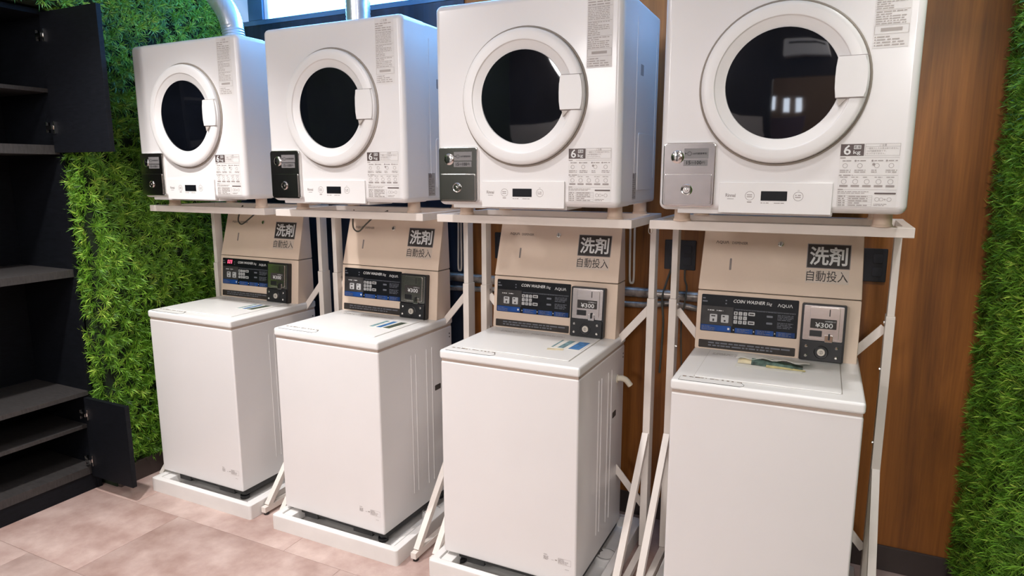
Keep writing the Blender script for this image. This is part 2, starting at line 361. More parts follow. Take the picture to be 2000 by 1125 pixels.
# ------------------------------------------------------------------ window above the machines
win = empty('window_1', (0, YB, WZ0)); tag(win, kind='structure')
def wpart(name, x0, x1, y0, y1, z0, z1, m, r=0.003):
    b = NB(); box(b, x0, x1, y0 - YB, y1 - YB, z0 - WZ0, z1 - WZ0, r); return put(name, b, m, win)
wpart('bottom_rail', WX0, WX1, YB - 0.008, YB + 0.06, WZ0, 2.300, framem)
wpart('top_rail', WX0, WX1, YB - 0.008, YB + 0.06, WZ1 - 0.03, WZ1, framem)
wpart('fixed_panel', WX0, -0.187, YB + 0.004, YB + 0.02, 2.3005, WZ1 - 0.03, panelpale)
edges = [-0.187, 0.60, 1.30, 2.0, WX1]
wpart('mullion', -0.187, -0.085, YB - 0.006, YB + 0.06, 2.3005, WZ1 - .03, framem)
wpart('sash_edge', -0.0845, -0.060, YB + 0.008, YB + 0.05, 2.3005, WZ1 - .03, panelpale)
for x in (1.05, 1.95): wpart('mullion', x, x + 0.06, YB - 0.006, YB + 0.06, 2.3005, WZ1 - .03, framem)
wpart('end_stile', WX1 - .04, WX1, YB - 0.006, YB + 0.06, 2.3005, WZ1 - .03, framem)
for a, b_ in ((-0.0595, 1.0495), (1.1105, 1.9495), (2.0105, WX1 - .0405)):
    wpart('pane', a, b_, YB + 0.02, YB + 0.028, 2.3005, WZ1 - .0305, panem, 0)

# ------------------------------------------------------------------ artificial foliage
def foliage(name, patches, label, seed, dens=1700, blades=18):
    R = np.random.default_rng(seed); V = []; T = []; nb_all = 0
    for (o, ex, ey, su, sv) in patches:
        o = np.array(o, float); ex = np.array(ex, float); ey = np.array(ey, float); n = np.cross(ex, ey)
        nt = int(su * sv * dens)
        cu = R.uniform(0, su, nt); cv = R.uniform(0, sv, nt); depth = R.uniform(0.0, 0.020, nt)
        tt = np.clip(R.normal(.5, .2, nt), 0, 1)
        base = o + cu[:, None] * ex + cv[:, None] * ey + depth[:, None] * n
        base = np.repeat(base, blades, 0); tt = np.repeat(tt, blades)
        m = len(base)
        phi = R.uniform(0, 2 * np.pi, m); th = np.radians(R.uniform(25, 82, m)); L = R.uniform(.024, .054, m); wd = R.uniform(.0011, .0021, m)
        e = np.cos(phi)[:, None] * ex + np.sin(phi)[:, None] * ey
        s = -np.sin(phi)[:, None] * ex + np.cos(phi)[:, None] * ey
        d1 = np.sin(th)[:, None] * e + np.cos(th)[:, None] * n
        th2 = np.minimum(th + .5, 1.75); d2 = np.sin(th2)[:, None] * e + np.cos(th2)[:, None] * n
        mid = base + d1 * (L * .55)[:, None]; tip = mid + d2 * (L * .45)[:, None]
        q = np.stack([base - s * wd[:, None] * .4, base + s * wd[:, None] * .4, mid + s * wd[:, None], mid - s * wd[:, None], tip], 1)
        V.append(q.reshape(-1, 3)); T.append(np.repeat(np.clip(tt + R.normal(0, .14, m), 0, 1), 5)); nb_all += m
    V = np.concatenate(V); T = np.concatenate(T)
    me = bpy.data.meshes.new(name)
    k = np.arange(nb_all) * 5
    loopv = np.stack([k, k + 1, k + 2, k + 3, k + 3, k + 2, k + 4], 1).reshape(-1)
    ls = np.stack([np.arange(nb_all) * 7, np.arange(nb_all) * 7 + 4], 1).reshape(-1)
    me.vertices.add(len(V)); me.vertices.foreach_set('co', V.astype(np.float32).reshape(-1))
    me.loops.add(len(loopv)); me.loops.foreach_set('vertex_index', loopv.astype(np.int32))
    me.polygons.add(len(ls)); me.polygons.foreach_set('loop_start', ls.astype(np.int32))
    me.update(calc_edges=True)
    at = me.attributes.new('tint', 'FLOAT', 'POINT'); at.data.foreach_set('value', T.astype(np.float32))
    me.materials.append(leafm)
    ob = bpy.data.objects.new(name, me); COL.objects.link(ob)
    tag(ob, label, 'greenery', kind='stuff'); return ob
foliage('artificial_foliage', [((XL - .02, -0.125, 0.10), (0, 1, 0), (0, 0, 1), YB + .125, 2.62), ((-0.43, -0.13, 0.10), (1, 0, 0), (0, 0, 1), 0.085, 2.12)],
        'green artificial grass wall between the dark cabinet and the leftmost machines', 3)
foliage('artificial_foliage', [((XL - .02, CY0, CZ1 + .015), (0, 1, 0), (0, 0, 1), -CY0 - .13, .5)], 'strip of green artificial grass above the dark cabinet', 5)
foliage('artificial_foliage', [((XR + .018, YB - .002, 0.10), (0, -1, 0), (0, 0, 1), 1.35, 2.4)], 'green artificial grass wall at the right end of the wooden wall', 4)

# ------------------------------------------------------------------ cabinet
cab = empty('storage_cabinet', (-0.44, CY1, 0)); tag(cab, 'dark charcoal built-in cabinet with open shelves and two open doors', 'cabinet')
CX0 = -0.86; FX = -0.44
def cpart(name, x0, x1, y0, y1, z0, z1, m=cabm, r=0.001, par=cab):
    b = NB(); box(b, x0 + .44, x1 + .44, y0 - CY1, y1 - CY1, z0, z1, r); return put(name, b, m, par)
cpart('side_panel', CX0, FX, CY1 - .022, CY1, 0.0, CZ1)
cpart('side_panel', CX0, FX, CY0, CY0 + .022, 0.0, CZ1)
cpart('back_panel', CX0, CX0 + .012, CY0 + .022, CY1 - .022, 0.082, CZ1)
cpart('toe_kick', FX - .03, FX - .004, CY0 + .022, CY1 - .022, 0.0, 0.082)
cpart('shelf', CX0 + .012, FX, CY0 + .022, CY1 - .022, 0.082, 0.120, cabedge)
cpart('shelf', CX0 + .012, FX - .03, CY0 + .022, CY1 - .022, 0.302, 0.319, cabedge)
cpart('shelf', CX0 + .012, FX + .006, CY0 + .022, CY1 - .022, 0.471, 0.492, cabedge)
cpart('shelf', CX0 + .012, FX, CY0 + .022, CY1 - .022, 1.037, 1.072, cabedge)
cpart('shelf', CX0 + .012, FX, CY0 + .022, CY1 - .022, 1.590, 1.630, cabedge)
cpart('shelf', CX0 + .012, FX - .03, CY0 + .022, CY1 - .022, 1.858, 1.875, cabedge)
cpart('top_panel', CX0 + .012, FX, CY0 + .022, CY1 - .022, CZ1 - .022, CZ1)
def cdoor(z0, z1, x1, hz):
    d = cpart('door', FX + .004, x1, -0.196, -0.175, z0, z1, cabm, 0.0012); tag(d, 'open charcoal cabinet door')
    for z in hz:
        b = NB()
        ox, oy = .44, -CY1
        box(b, FX + .028 + ox, FX + .034 + ox, -0.2045 + oy, -0.1955 + oy, z - .026, z + .026, .001)
        box(b, FX - .010 + ox, FX + .030 + ox, -0.214 + oy, -0.200 + oy, z - .0085, z + .0085, .002)
        box(b, FX - .012 + ox, FX - .008 + ox, -0.212 + oy, -0.1955 + oy, z - .022, z + .022, .001)
        for s in (-1, 1): lathe(b, frame((FX + .024 + ox, -0.1955 + oy, z + s * .019)), 0, 0, [(.0035, 0), (.0035, .003), (.002, .004)], 8)
        put('hinge', b, chrome, d)
cdoor(0.072, 0.464, -0.135, (0.155, 0.385)); cdoor(1.597, 2.185, -0.050, (1.705, 2.09))

# ------------------------------------------------------------------ steel dryer racks
RK = [(-0.2284, .0854), (0.5788, .0765), (1.3726, .0794), (2.1575, .1067)]
RW, ZT = 0.734, 1.3594
def make_rack():
    r = empty('dryer_rack', (0, 0, 0))
    t = 0.025; b0 = 0.0868
    def beam(name, *a, **k):
        b = NB(); box(b, *a, 0.0018); return put(name, b, rackm, r)
    beam('front_beam', 0, RW, b0, b0 + .055, ZT - .0282, ZT)
    beam('rear_beam', 0, RW, .435, .49, ZT - .0282, ZT)
    for x in (0, RW - t): beam('side_beam', x, x + t, b0 + .056, .434, ZT - .0282, ZT - .0006)
    for x, s in ((0, 1), (RW - t, -1)):
        xc = x + t / 2
        beam('upper_post', x + .0015, x + t - .0015, .424, .424 + .046, 1.045, ZT - .0288)
        sl = beam('lower_post', x - .0012, x + t + .0012, .4195, .4745, 0.040, 1.045)
        for z in (1.02, .86, .60):
            b = NB(); lathe(b, frame((x + (t + .0012 if s > 0 else -.0012), .447, z), (0, 1, 0) if s > 0 else (0, -1, 0)), 0, 0, [(.006, 0), (.006, .004), (.004, .0055)], 10)
            put('bolt', b, chrome, sl)
        beam('foot_rail', x, x + t, -.0178, .52, 0.0125, 0.0385)
        b = NB(); bar(b, (xc, .012, .036), (xc, .418, .512), .0245, .026, (1, 0, 0)); put('foot_brace', b, rackm, r)
        for y in (.0, .49):
            b = NB(); lathe(b, I4, xc, y, [(.012, 0), (.012, .0122)], 12); put('rubber_foot', b, blackp, r)
    for s in (0, 1):
        xa, xb = (t, RW - t) if s == 0 else (RW - t, t); y = .452 + s * .009
        b = NB(); bar(b, (xa, y, 1.0), (xb, y, .20), .006, .028, (0, 1, 0), .001); put('cross_brace', b, rackm, r)
    return r
rack0 = make_rack()
RL = ['white steel rack under the leftmost dryer, nearest the green wall', 'white steel rack under the second dryer from the green wall',
      'white steel rack under the third dryer from the green wall', 'white steel rack under the rightmost dryer, nearest the bare wooden wall']
for k, (x, y) in enumerate(RK):
    o = rack0 if k == 0 else copy_tree(rack0)
    o.location = (x, y - .0868, 0); tag(o, RL[k], 'rack', 'white steel dryer racks')

# ------------------------------------------------------------------ dryers
ZD = 1.3997
def make_dryer():
    d = empty('clothes_dryer', (0, 0, ZT)); DZ = (0, 0, -ZT)
    W, H, D = .65, .656, .485
    def P(name, bm, m, par=d, **k): return put(name, bm, m, par, shift=DZ, **k)
    Fm = frame((0, 0, ZD))
    b = NB(); ym = .15
    box(b, 0, W, 0, ym, ZD, ZD + H, .021, 5, lambda e: not all(v.co.y > ym - 1e-4 for v in e.verts)); P('front_shell', b, white)
    b = NB(); box(b, .003, W - .003, ym, D, ZD + .003, ZD + H - .003, .012, 3, lambda e: not all(v.co.y < ym + 1e-4 for v in e.verts)); body = P('cabinet_body', b, white)
    for sx in (0, 1):
        Ms = frame((W - .003, 0, ZD), (0, 1, 0), (0, 0, 1)) if sx else frame((.003, D, ZD), (0, -1, 0), (0, 0, 1))
        fl = (lambda a, b_: (a, b_)) if sx else (lambda a, b_: (D - b_, D - a))
        b = NB(); plate(b, Ms, *fl(.214, .42), .05, .24, -.001, .002, .012, .0015); P('service_panel', b, white, body)
        b = NB(); plate(b, Ms, *fl(.225, .262), .425, .46, 0, .0006, .003); P('side_grip', b, printg, body)
        for y_ in (.175, .44): b = NB(); plate(b, Ms, *fl(y_, y_ + .004), .09, .60, 0, .0012, .001); P('pressed_rib', b, white, body)
        if sx:
            b = NB(); rect(b, Ms, .098 + .056, .146 + .056, .022, .108, .0008); lab = P('rating_label', b, stickg, body, smooth=False)
            b = NB(); textlines(b, Ms, .157, .20, .026, .088, 9, .0012, 5); rect(b, Ms, .157, .18, .09, .105, .0012); P('label_print', b, printm, lab, smooth=False)
    # top rim line and base lip
    b = NB(); box(b, .055, .475, .012, .16, ZD - .010, ZD + .004, .003); P('base_lip', b, whitep)
    # door
    cu, cv = .325, .346
    b = NB(); lathe(b, Fm, cu, cv, [(.2185, 0), (.2185, .003), (.215, .0045), (.2125, .003), (.2125, 0)], 72, caps=(False, False)); P('door_gasket', b, mat('seal_grey', (.30, .26, .22), .5))
    b = NB(); lathe(b, Fm, cu, cv, [(.2115, 0), (.2118, .011), (.2098, .017), (.205, .0203), (.197, .0218), (.1785, .0222), (.1755, .0212), (.1740, .0190), (.1725, .0178), (.168, .0165), (.158, .0125), (.1495, .0098), (.1465, .0088), (.1455, .006), (.1455, .001)], 80, caps=(False, False))
    door = P('door_ring', b, whitep)
    Gm = frame((cu, 0, ZD + cv), (1, 0, 0), (0, -math.sin(.036), math.cos(.036)))
    b = NB(); lathe(b, Gm, 0, 0, [(.1462, .0), (.1462, .0072), (.13, .0076), (.09, .0079), (.05, .0081), (.012, .0082)], 64); P('door_glass', b, glass, door)
    pts = [(.4595, .301), (.4570, .325), (.4562, .352), (.4570, .379), (.4595, .4045)]
    arc = [(cu + .2065 * math.cos(a), cv + .2065 * math.sin(a)) for a in [math.asin((.4045 - cv) / .2065) * (1 - k / 8) + math.asin((.301 - cv) / .2065) * (k / 8) for k in range(9)]]
    b = NB(); prism(b, Fm, pts + arc, .006, .0255)
    bmesh.ops.bevel(b, geom=[e for e in b.edges], offset=.0018, segments=2, affect='EDGES', profile=.5)
    hd = P('door_handle', b, whitep)
    b = NB(); plate(b, Fm, .462, .531, .4050, .4064, .02, .0228); P('handle_slot', b, printg, hd)
    b = NB(); plate(b, Fm, .462, .531, .2990, .3005, .02, .0228); P('handle_slot', b, printg, hd)
    b = NB(); prism(b, Fm, [(.466, .298), (.486, .298), (.469, .280)], .016, .0228); P('finger_notch', b, mat('notch_shade_beige', (.52, .47, .43), .5), hd)  # wedge coloured with the shade inside the finger recess
    # coin box
    b = NB(); plate(b, Fm, .012, .1635, .0095, .1955, -.01, .010, .012, .004, 5); cb = P('coin_box', b, chrome)
    b = NB(); plate(b, Fm, .0150, .1605, .0125, .1925, .008, .0112, .010, .0008, 5); P('coin_plate', b, coinst, cb)
    b = NB(); plate(b, Fm, .0185, .1560, .0150, .1055, .008, .0128, .006, .001); P('cash_door_rim', b, chrome, cb)
    b = NB(); plate(b, Fm, .0202, .1543, .0167, .1038, .008, .0145, .005, .001); P('cash_door', b, coinst, cb)
    b = NB(); lathe(b, Fm, .0545, .154, [(.019, .008), (.019, .0125), (.017, .0145), (.012, .0165), (.004, .017)], 28); co = P('coin_inlet', b, chrome, cb)
    b = NB(); plate(b, Fm, .0525, .0560, .142, .167, .015, .0176, .001); P('coin_slot', b, blackp, cb)
    b = NB(); lathe(b, Fm, .0855, .0595, [(.0165, .012), (.0165, .0165), (.0145, .0185), (.0125, .018), (.011, .0145), (.0095, .0145), (.0095, .0185), (.0035, .0188)], 28); lathe(b, Fm, .0855, .0595, [(.0045, .018), (.0045, .0205), (.003, .021)], 12); P('lock', b, chrome, cb)
    b = NB(); plate(b, Fm, .0725, .1410, .1285, .1465, .011, .0118, .001); P('coin_label', b, labelg, cb)
    b = NB(); plate(b, Fm, .0735, .1425, .1492, .1785, .011, .0118, .001); lb = P('coin_label', b, labelg, cb)
    b = NB(); t = .0123; text(b, Fm, '100円硬貨専用', .098, .137, .158, .169, t, .01, keep=True); ring(b, Fm, .089, .1635, .0062, .0052, t, 16); prism(b, Fm, [(.0765, .161), (.0765, .167), (.081, .164)], t - .0003, t)
    text(b, Fm, '15', .081, .093, .1325, .1430, t, .02); text(b, Fm, '分/', .0945, .104, .1335, .1415, t, .0); text(b, Fm, '100', .1055, .124, .1325, .1430, t, .02); text(b, Fm, '円', .1255, .1335, .1335, .1410, t)
    P('label_print', b, mat('ink_black', (.015, .015, .015), .6), lb, smooth=False)
    # control strip
    b = NB(); plate(b, Fm, .1765, .4715, -.0045, .0815, -.004, .0065, .002, .0015); cp = P('control_panel', b, whitep)
    b = NB(); plate(b, Fm, .2905, .3590, .0315, .0578, .0055, .0072, .001); P('display', b, panelb, cp)
    b = NB(); t = .0068
    text(b, Fm, 'Rinnai', .195, .2225, .0405, .0505, t, .025); rect(b, Fm, .2, .218, .0345, .036, t)
    for x in (.261, .3875):
        ring(b, Fm, x, .0445, .0128, .0116, t, 28); textlines(b, Fm, x - .008, x + .008, .039, .050, 2, t, int(x * 1000))
    rect(b, Fm, .2545, .2665, .0255, .0285, t); rect(b, Fm, .385, .390, .0605, .0615, t); textlines(b, Fm, .291, .316, .0225, .0275, 1, t, 7); textlines(b, Fm, .326, .355, .0225, .0275, 1, t, 8)
    P('panel_print', b, printg, cp, smooth=False)
    # caution label, upper right
    b = NB(); rect(b, Fm, .536, .6165, .422, .644, .0006); cl = P('caution_label', b, sticker, smooth=False)
    b = NB(); t = .0011
    text(b, Fm, 'ご注意', .563, .590, .632, .640, t, .01)
    textlines(b, Fm, .539, .614, .600, .630, 4, t, 11); textlines(b, Fm, .539, .614, .560, .598, 8, t, 12); textlines(b, Fm, .539, .614, .515, .556, 8, t, 13); textlines(b, Fm, .539, .614, .478, .512, 6, t, 14)
    textlines(b, Fm, .545, .614, .425, .452, 4, t, 15)
    for z in (.4285, .4353, .442, .4485): rect(b, Fm, .5395, .5425, z - .0014, z + .0014, t)
    outline(b, Fm, .538, .6145, .455, .477, t, .0008); rect(b, Fm, .552, .60, .462, .470, t); rect(b, Fm, .538, .6145, .598, .5988, t); rect(b, Fm, .538, .6145, .5565, .5573, t); rect(b, Fm, .538, .6145, .5128, .5136, t)
    P('label_print', b, mat('print_pale', (0.43, 0.385, 0.36), .6), cl, smooth=False)
    # operating guide, lower right
    b = NB(); rect(b, Fm, .482, .6225, .0185, .1845, .0006); gl = P('operating_guide', b, mat('guide_film', (.77, .745, .725), .4), smooth=False)
    b = NB(); rect(b, Fm, .4830, .5385, .1525, .1832, .0010); P('capacity_badge', b, badge, gl, smooth=False)
    b = NB(); t = .0014; text(b, Fm, '6', .4905, .5075, .1550, .1812, t, .015); text(b, Fm, 'kg', .5135, .5305, .1545, .1668, t, .01); rect(b, Fm, .5140, .5310, .1700, .1798, t); P('badge_lettering', b, printw, gl, smooth=False)
    b = NB(); t = .0018; text(b, Fm, '乾燥', .5150, .5300, .1710, .1788, t, .005); P('badge_word', b, badge, gl, smooth=False)
    b = NB(); t = .0012
    outline(b, Fm, .541, .621, .1525, .1835, t, .0006); rect(b, Fm, .541, .621, .1755, .1761, t); text(b, Fm, 'ご注意', .573, .590, .1768, .1826, t)
    text(b, Fm, '一度投入したお金は戻りません。', .5445, .6165, .1690, .1740, t); text(b, Fm, '100円硬貨専用です。', .5445, .590, .1625, .1672, t); text(b, Fm, 'おつりはでません。', .5445, .588, .1560, .1605, t)
    for z, x in ((.1475, .508), (.1020, .516), (.0645, .496)): textlines(b, Fm, .4835, x, z - .003, z + .003, 1, t, int(z * 999), 1); rect(b, Fm, x, .621, z - .0003, z + .0003, t)
    for k, x in enumerate((.4845, .5195, .559, .592)):
        textlines(b, Fm, x + .005, x + .028, .137, .1425, 1, t, 30 + k); textlines(b, Fm, x, x + .029, .108, .1175, 2, t, 40 + k)
        if k: lathe(b, Fm, x + .001, .1398, [(.0026, t - .0002), (.0026, t)], 10)
        ring(b, Fm, x + .012, .127, .0062, .0052, t, 14)
    lathe(b, Fm, .5635, .1305, [(.0035, t - .0002), (.0035, t)], 12)
    for k in range(5):
        x = .4865 + k * .0272; textlines(b, Fm, x, x + .020, .095, .099, 1, t, 60 + k); ring(b, Fm, x + .010, .0855, .0065, .0055, t, 14); rect(b, Fm, x, x + .020, .0715, .0765, t)
    textlines(b, Fm, .4835, .565, .053, .061, 2, t, 81)
    outline(b, Fm, .4838, .5665, .0205, .0495, t, .0005); rect(b, Fm, .509, .5095, .0205, .0495, t)
    for z in (.0437, .038, .0322, .0263): rect(b, Fm, .4838, .5665, z, z + .0004, t)
    textlines(b, Fm, .486, .507, .0205, .0495, 5, t, 82, .8); textlines(b, Fm, .511, .564, .0205, .0495, 5, t, 83, .85)
    ring(b, Fm, .578, .0395, .0055, .0046, t, 14); ring(b, Fm, .588, .0395, .0048, .004, t, 14); text(b, Fm, '+', .5935, .599, .037, .042, t); ring(b, Fm, .606, .0395, .0055, .0046, t, 14)
    textlines(b, Fm, .571, .607, .0215, .029, 2, t, 84)
    P('guide_print', b, printg, gl, smooth=False)
    b = NB(); plate(b, Fm, .5705, .6205, .0530, .0570, .0008, .0013, .002); P('guide_bar', b, badge, gl, smooth=False)
    for x in (.048, W - .048):
        for y in (.121, .448):
            b = NB(); lathe(b, I4, x, y, [(.027, ZT), (.0275, ZT + .004), (.0245, ZT + .008), (.0235, ZD + .004)], 24); P('support_leg', b, beige)
    return d
dry0 = make_dryer()
DX = [(-0.1502, .004, -.0019), (0.6405, .002, .0055), (1.4400, -.0175, .0174), (2.2092, .0014, -.0012)]
DL = ['white coin dryer nearest the green wall, with a foil hose curving off its top', 'white coin dryer second from the green wall, under the window with an upright foil hose',
      'white coin dryer third from the green wall, with a silver-grey coin box', 'white coin dryer nearest the bare wooden wall, with a lit room mirrored in its glass']
for k, (x, y, a) in enumerate(DX):
    o = dry0 if k == 0 else copy_tree(dry0)
    o.location = (x, y, ZT); o.rotation_euler = (0, 0, a); tag(o, DL[k], 'dryer', 'coin dryers on the racks')

# ------------------------------------------------------------------ washing machines
ZWB = 0.020
def make_washer():
    w_ = empty('washing_machine', (0, 0, ZWB)); SH = (0, 0, -ZWB)
    W, D, HT = .5432, .5295, .8756
    def P(name, bm, m, par=w_, **k): return put(name, bm, m, par, shift=SH, **k)
    b = NB(); box(b, .003, W - .003, .005, D, .0767, .8335, .007, 3); body = P('cabinet_body', b, white)
    for sx in (0, 1):
        Ms = frame((W - .003, 0, 0), (0, 1, 0), (0, 0, 1)) if sx else frame((.003, D, 0), (0, -1, 0), (0, 0, 1))
        fl = (lambda a, b_: (a, b_)) if sx else (lambda a, b_: (D - b_, D - a))
        for y in (.215, .2475, .325, .366): b = NB(); plate(b, Ms, *fl(y - .0018, y + .0018), .165, .77, -.001, .0018, .001, .0012); P('pressed_rib', b, white, body)
        b = NB(); plate(b, Ms, *fl(.385, .43), .568, .592, 0, .0006, .004); P('side_grip', b, gapm, body)
        for z in (.80, .785): b = NB(); lathe(b, Ms, (.508 if sx else D - .508), z, [(.0035, 0), (.0035, .001), (.002, .0014)], 8); P('screw', b, gapm, body)
    Fb = frame((0, .005, 0))
    b = NB(); t = .0006
    text(b, Fb, 'AQUA', .418, .432, .1735, .178, t, .02); textlines(b, Fb, .418, .440, .155, .171, 4, t, 21); rect(b, Fb, .462, .470, .161, .1645, t); rect(b, Fb, .448, .458, .160, .161, t)
    outline(b, Fb, .474, .522, .152, .1745, t, .0006); textlines(b, Fb, .475, .518, .154, .1735, 5, t, 22); textlines(b, Fb, .500, .517, .135, .138, 1, t, 23)
    P('specification_label', b, printg, body, smooth=False)
    b = NB(); box(b, .0, W, 0, D + .004, .8412, HT, .009, 3); top = P('top_cover', b, lidw)
    b = NB(); box(b, .006, W - .006, .0085, D - .003, .830, .843); P('seam_band', b, mat('seam_shade_beige', (0.50, 0.40, 0.335), .6))  # recessed band; its brown carries the shadow under the lid
    Tm = frame((0, 0, HT), (1, 0, 0), (0, 1, 0))
    b = NB(); plate(b, Tm, .0615, .4845, .0575, .402, -.001, .0004, .006); P('lid_gap', b, stickg, top)
    b = NB(); plate(b, Tm, .0630, .4822, .0592, .398, -.001, .0032, .005, .0015); lid = P('lid', b, lidw)
    b = NB(); plate(b, Tm, .240, .330, .0600, .0700, .0005, .0038, .004, .0006); P('lid_lip', b, lidw, lid)
    b = NB(); prism(b, Tm, [(.0235, .006), (.206, .006), (.2165, .016), (.2165, .028), (.206, .0465), (.0235, .0465)], -.0005, .0006); hs = P('handle_label_edge', b, gapm, top)
    b = NB(); prism(b, Tm, [(.0245, .007), (.2056, .007), (.2156, .0165), (.2150, .0275), (.2040, .0440), (.0245, .0440)], -.0005, .0011); P('handle_label', b, lidw, top)
    b = NB()
    R = random.Random(5)
    x = .03
    while x < .205:
        l = R.uniform(.004, .016); rect(b, Tm, x, min(x + l, .208), .0435 - R.uniform(0, .002), .0475 + R.uniform(0, .002), .0014); x += l + R.uniform(.0, .010)
    P('rust_stain', b, rust, top, smooth=False)
    b = NB(); textlines(b, Tm, .078, .20, .335, .362, 3, .0036, 31, .95); textlines(b, Tm, .21, .36, .345, .362, 2, .0036, 32, .95); P('lid_print', b, stickg, lid, smooth=False)
    # detergent dispenser column
    yb, zs, zt = D + .004, 1.089, 1.325
    dv = Vector((0, .437 - .418, zs - HT)); LF = frame((0, .418, HT), (1, 0, 0), dv)
    uv_ = Vector((0, .493 - .437, 1.294 - zs)); UF = frame((0, .437, zs), (1, 0, 0), uv_)
    ytop = .437 + .056 * (zt - zs) / (1.294 - zs)
    SM = frame((0, 0, 0), (0, 1, 0), (0, 0, 1))
    def col(name, prof, x0, x1, m, inset=0, tx=0):
        b = NB(); vs = loops(b, [[Vector((x0, y, z)) for y, z in prof], [Vector((x1, y, z)) for y, z in prof]])
        bmesh.ops.recalc_face_normals(b, faces=b.faces); bmesh.ops.bevel(b, geom=list(b.edges), offset=.004, segments=2, affect='EDGES', profile=.5)
        if tx:
            for v in b.verts: k = max(0, (v.co.z - zs) / (zt - zs)); v.co.x += tx * k * (1 - 2 * (v.co.x - x0) / (x1 - x0))
        return P(name, b, m)
    lo = col('lower_housing', [(.418, HT - .001), (yb, HT - .001), (yb, zs - .0012), (.4369, zs - .0012)], .002, .534, beige)
    b = NB(); box(b, .006, .530, .442, yb - .004, zs - .004, zs + .004); P('housing_seam', b, gapm)
    uphs = col('dispenser_housing', [(.4371, zs + .0012), (yb, zs + .0012), (yb, zt), (ytop, zt)], .002, .534, beige, tx=.007)
    kk = 1 / math.cos(math.atan2(.019, zs - HT)); ku = 1 / math.cos(math.atan2(.056, 1.294 - zs))
    s = lambda z: (z - HT) * kk
    q = lambda z: (z - zs) * ku
    # main control panel
    b = NB(); plate(b, LF, .0180, .3435, s(.9415), s(1.0745), -.001, .0022, .004, .0008); cp = P('control_panel', b, panelb)
    b = NB(); rect(b, LF, .0205, .130, s(.966), s(1.0335), .0024); P('grey_field', b, panelg, cp, smooth=False)
    b = NB(); rect(b, LF, .0205, .1255, s(.9435), s(.9650), .0024)
    for a in (.139, .208, .277): rect(b, LF, a, a + .060, s(.9435), s(.9610), .0024)
    P('blue_step_band', b, blue, cp, smooth=False)
    b = NB(); t = .0027
    text(b, LF, 'COIN WASHER', .1285, .234, s(1.0505), s(1.0625), t, .015, .25); text(b, LF, '5kg', .2385, .2575, s(1.0475), s(1.0605), t, 0, .2); text(b, LF, 'ΛQUΛ', .2755, .3245, s(1.0455), s(1.0585), t, .01)
    for a in (.133, .2015, .271): prism(b, LF, [(a, s(.950)), (a, s(.956)), (a + .004, s(.953))], t - .0002, t)
    plate(b, LF, .1135, .1205, s(.951), s(.9585), t - .0002, t, .001)
    [(prism(b, LF, [(a, s(1.0155)), (a, s(1.021)), (a + .004, s(1.0183))], t - .0002, t), textlines(b, LF, a + .006, a + .022, s(1.0155), s(1.021), 1, t, int(a * 999), 1, .6)) for a in (.042, .073)]
    P('panel_lettering', b, printw, cp, smooth=False)
    b = NB()
    rect(b, LF, .134, .336, s(1.0285), s(1.0292), t); textlines(b, LF, .137, .335, s(1.0245), s(1.0280), 1, t, 41, 1)
    textlines(b, LF, .022, .045, s(1.044), s(1.066), 2, t, 42); textlines(b, LF, .101, .107, s(1.040), s(1.062), 2, t, 43)
    textlines(b, LF, .278, .335, s(1.000), s(1.021), 4, t, 44); textlines(b, LF, .278, .335, s(.972), s(.994), 4, t, 45)
    for z in (1.011, .987): plate(b, LF, .2425, .2625, s(z - .0035), s(z + .0035), t - .0003, t, .002)
    textlines(b, LF, .023, .075, s(.9445), s(.9615), 4, t, 46); 
    for k, a in enumerate((.146, .215, .284)): textlines(b, LF, a, a + .046, s(.945), s(.9595), 3, t, 47 + k)
    P('panel_small_print', b, dim, cp, smooth=False)
    for c, u in enumerate((.139, .155, .171)):
        for r_, z in enumerate((1.0135, .998, .9825)): b = NB(); plate(b, LF, u - .0062, u + .0062, s(z - .0063), s(z + .0063), .002, .0032, .0015, seg=2); P('key', b, keyw, cp)
    for z in (1.0145, .9830): b = NB(); plate(b, LF, .1815, .2035, s(z - .0060), s(z + .0060), .002, .0032, .0015, seg=2); P('key', b, keyw, cp)
    b = NB()
    for c, u in enumerate((.139, .155, .171)):
        for r_, z in enumerate((1.0135, .998, .9825)): text(b, LF, str(r_ * 3 + c + 1), u - .0022, u + .0022, s(z - .0036), s(z + .0036), .0035)
    textlines(b, LF, .1850, .2000, s(1.0105), s(1.0182), 1, .0035, 71, 1, .6); textlines(b, LF, .1850, .2000, s(.9790), s(.9868), 1, .0035, 72, 1, .6)
    P('key_numerals', b, printd, cp, smooth=False)
    for u, wd in ((.063, 0), (.1025, 1)):
        b = NB(); plate(b, LF, u - .0130, u + .0130, s(.976), s(1.0045), .002, .0036, .003, .0006); bt = P('start_button', b, keyw, cp)
        b = NB(); textlines(b, LF, u - .008, u + .008, s(.9945), s(1.002), 1, .0039, 51 + wd, 1, .6)
        if wd: lathe(b, LF, u, s(.983), [(.0036, .0036), (.0036, .0039)], 12)
        else: plate(b, LF, u - .003, u + .003, s(.979), s(.988), .0036, .0039, .0005)
        P('button_symbol', b, printd, bt, smooth=False)
    b = NB(); plate(b, LF, .0160, .3420, s(.8800), s(.9090), -.001, .0012, .003); st = P('notice_strip', b, stripm)
    b = NB(); textlines(b, LF, .050, .325, s(.8855), s(.9050), 2, .0016, 61, 1, .5); P('notice_print', b, dim, st, smooth=False)
    # coin unit
    b = NB(); plate(b, LF, .3545, .4915, s(.8770), s(1.0705), -.001, .024, .005, .002); cu_ = P('coin_unit', b, blackp)
    b = NB(); plate(b, LF, .3615, .4845, s(.9470), s(1.0645), .020, .0262, .004, .001); P('coin_face_plate', b, steel, cu_)
    b = NB(); plate(b, LF, .381, .472, s(.9540), s(1.0605), .025, .0292, .006, .001); P('coin_insert_plate', b, steel, cu_)
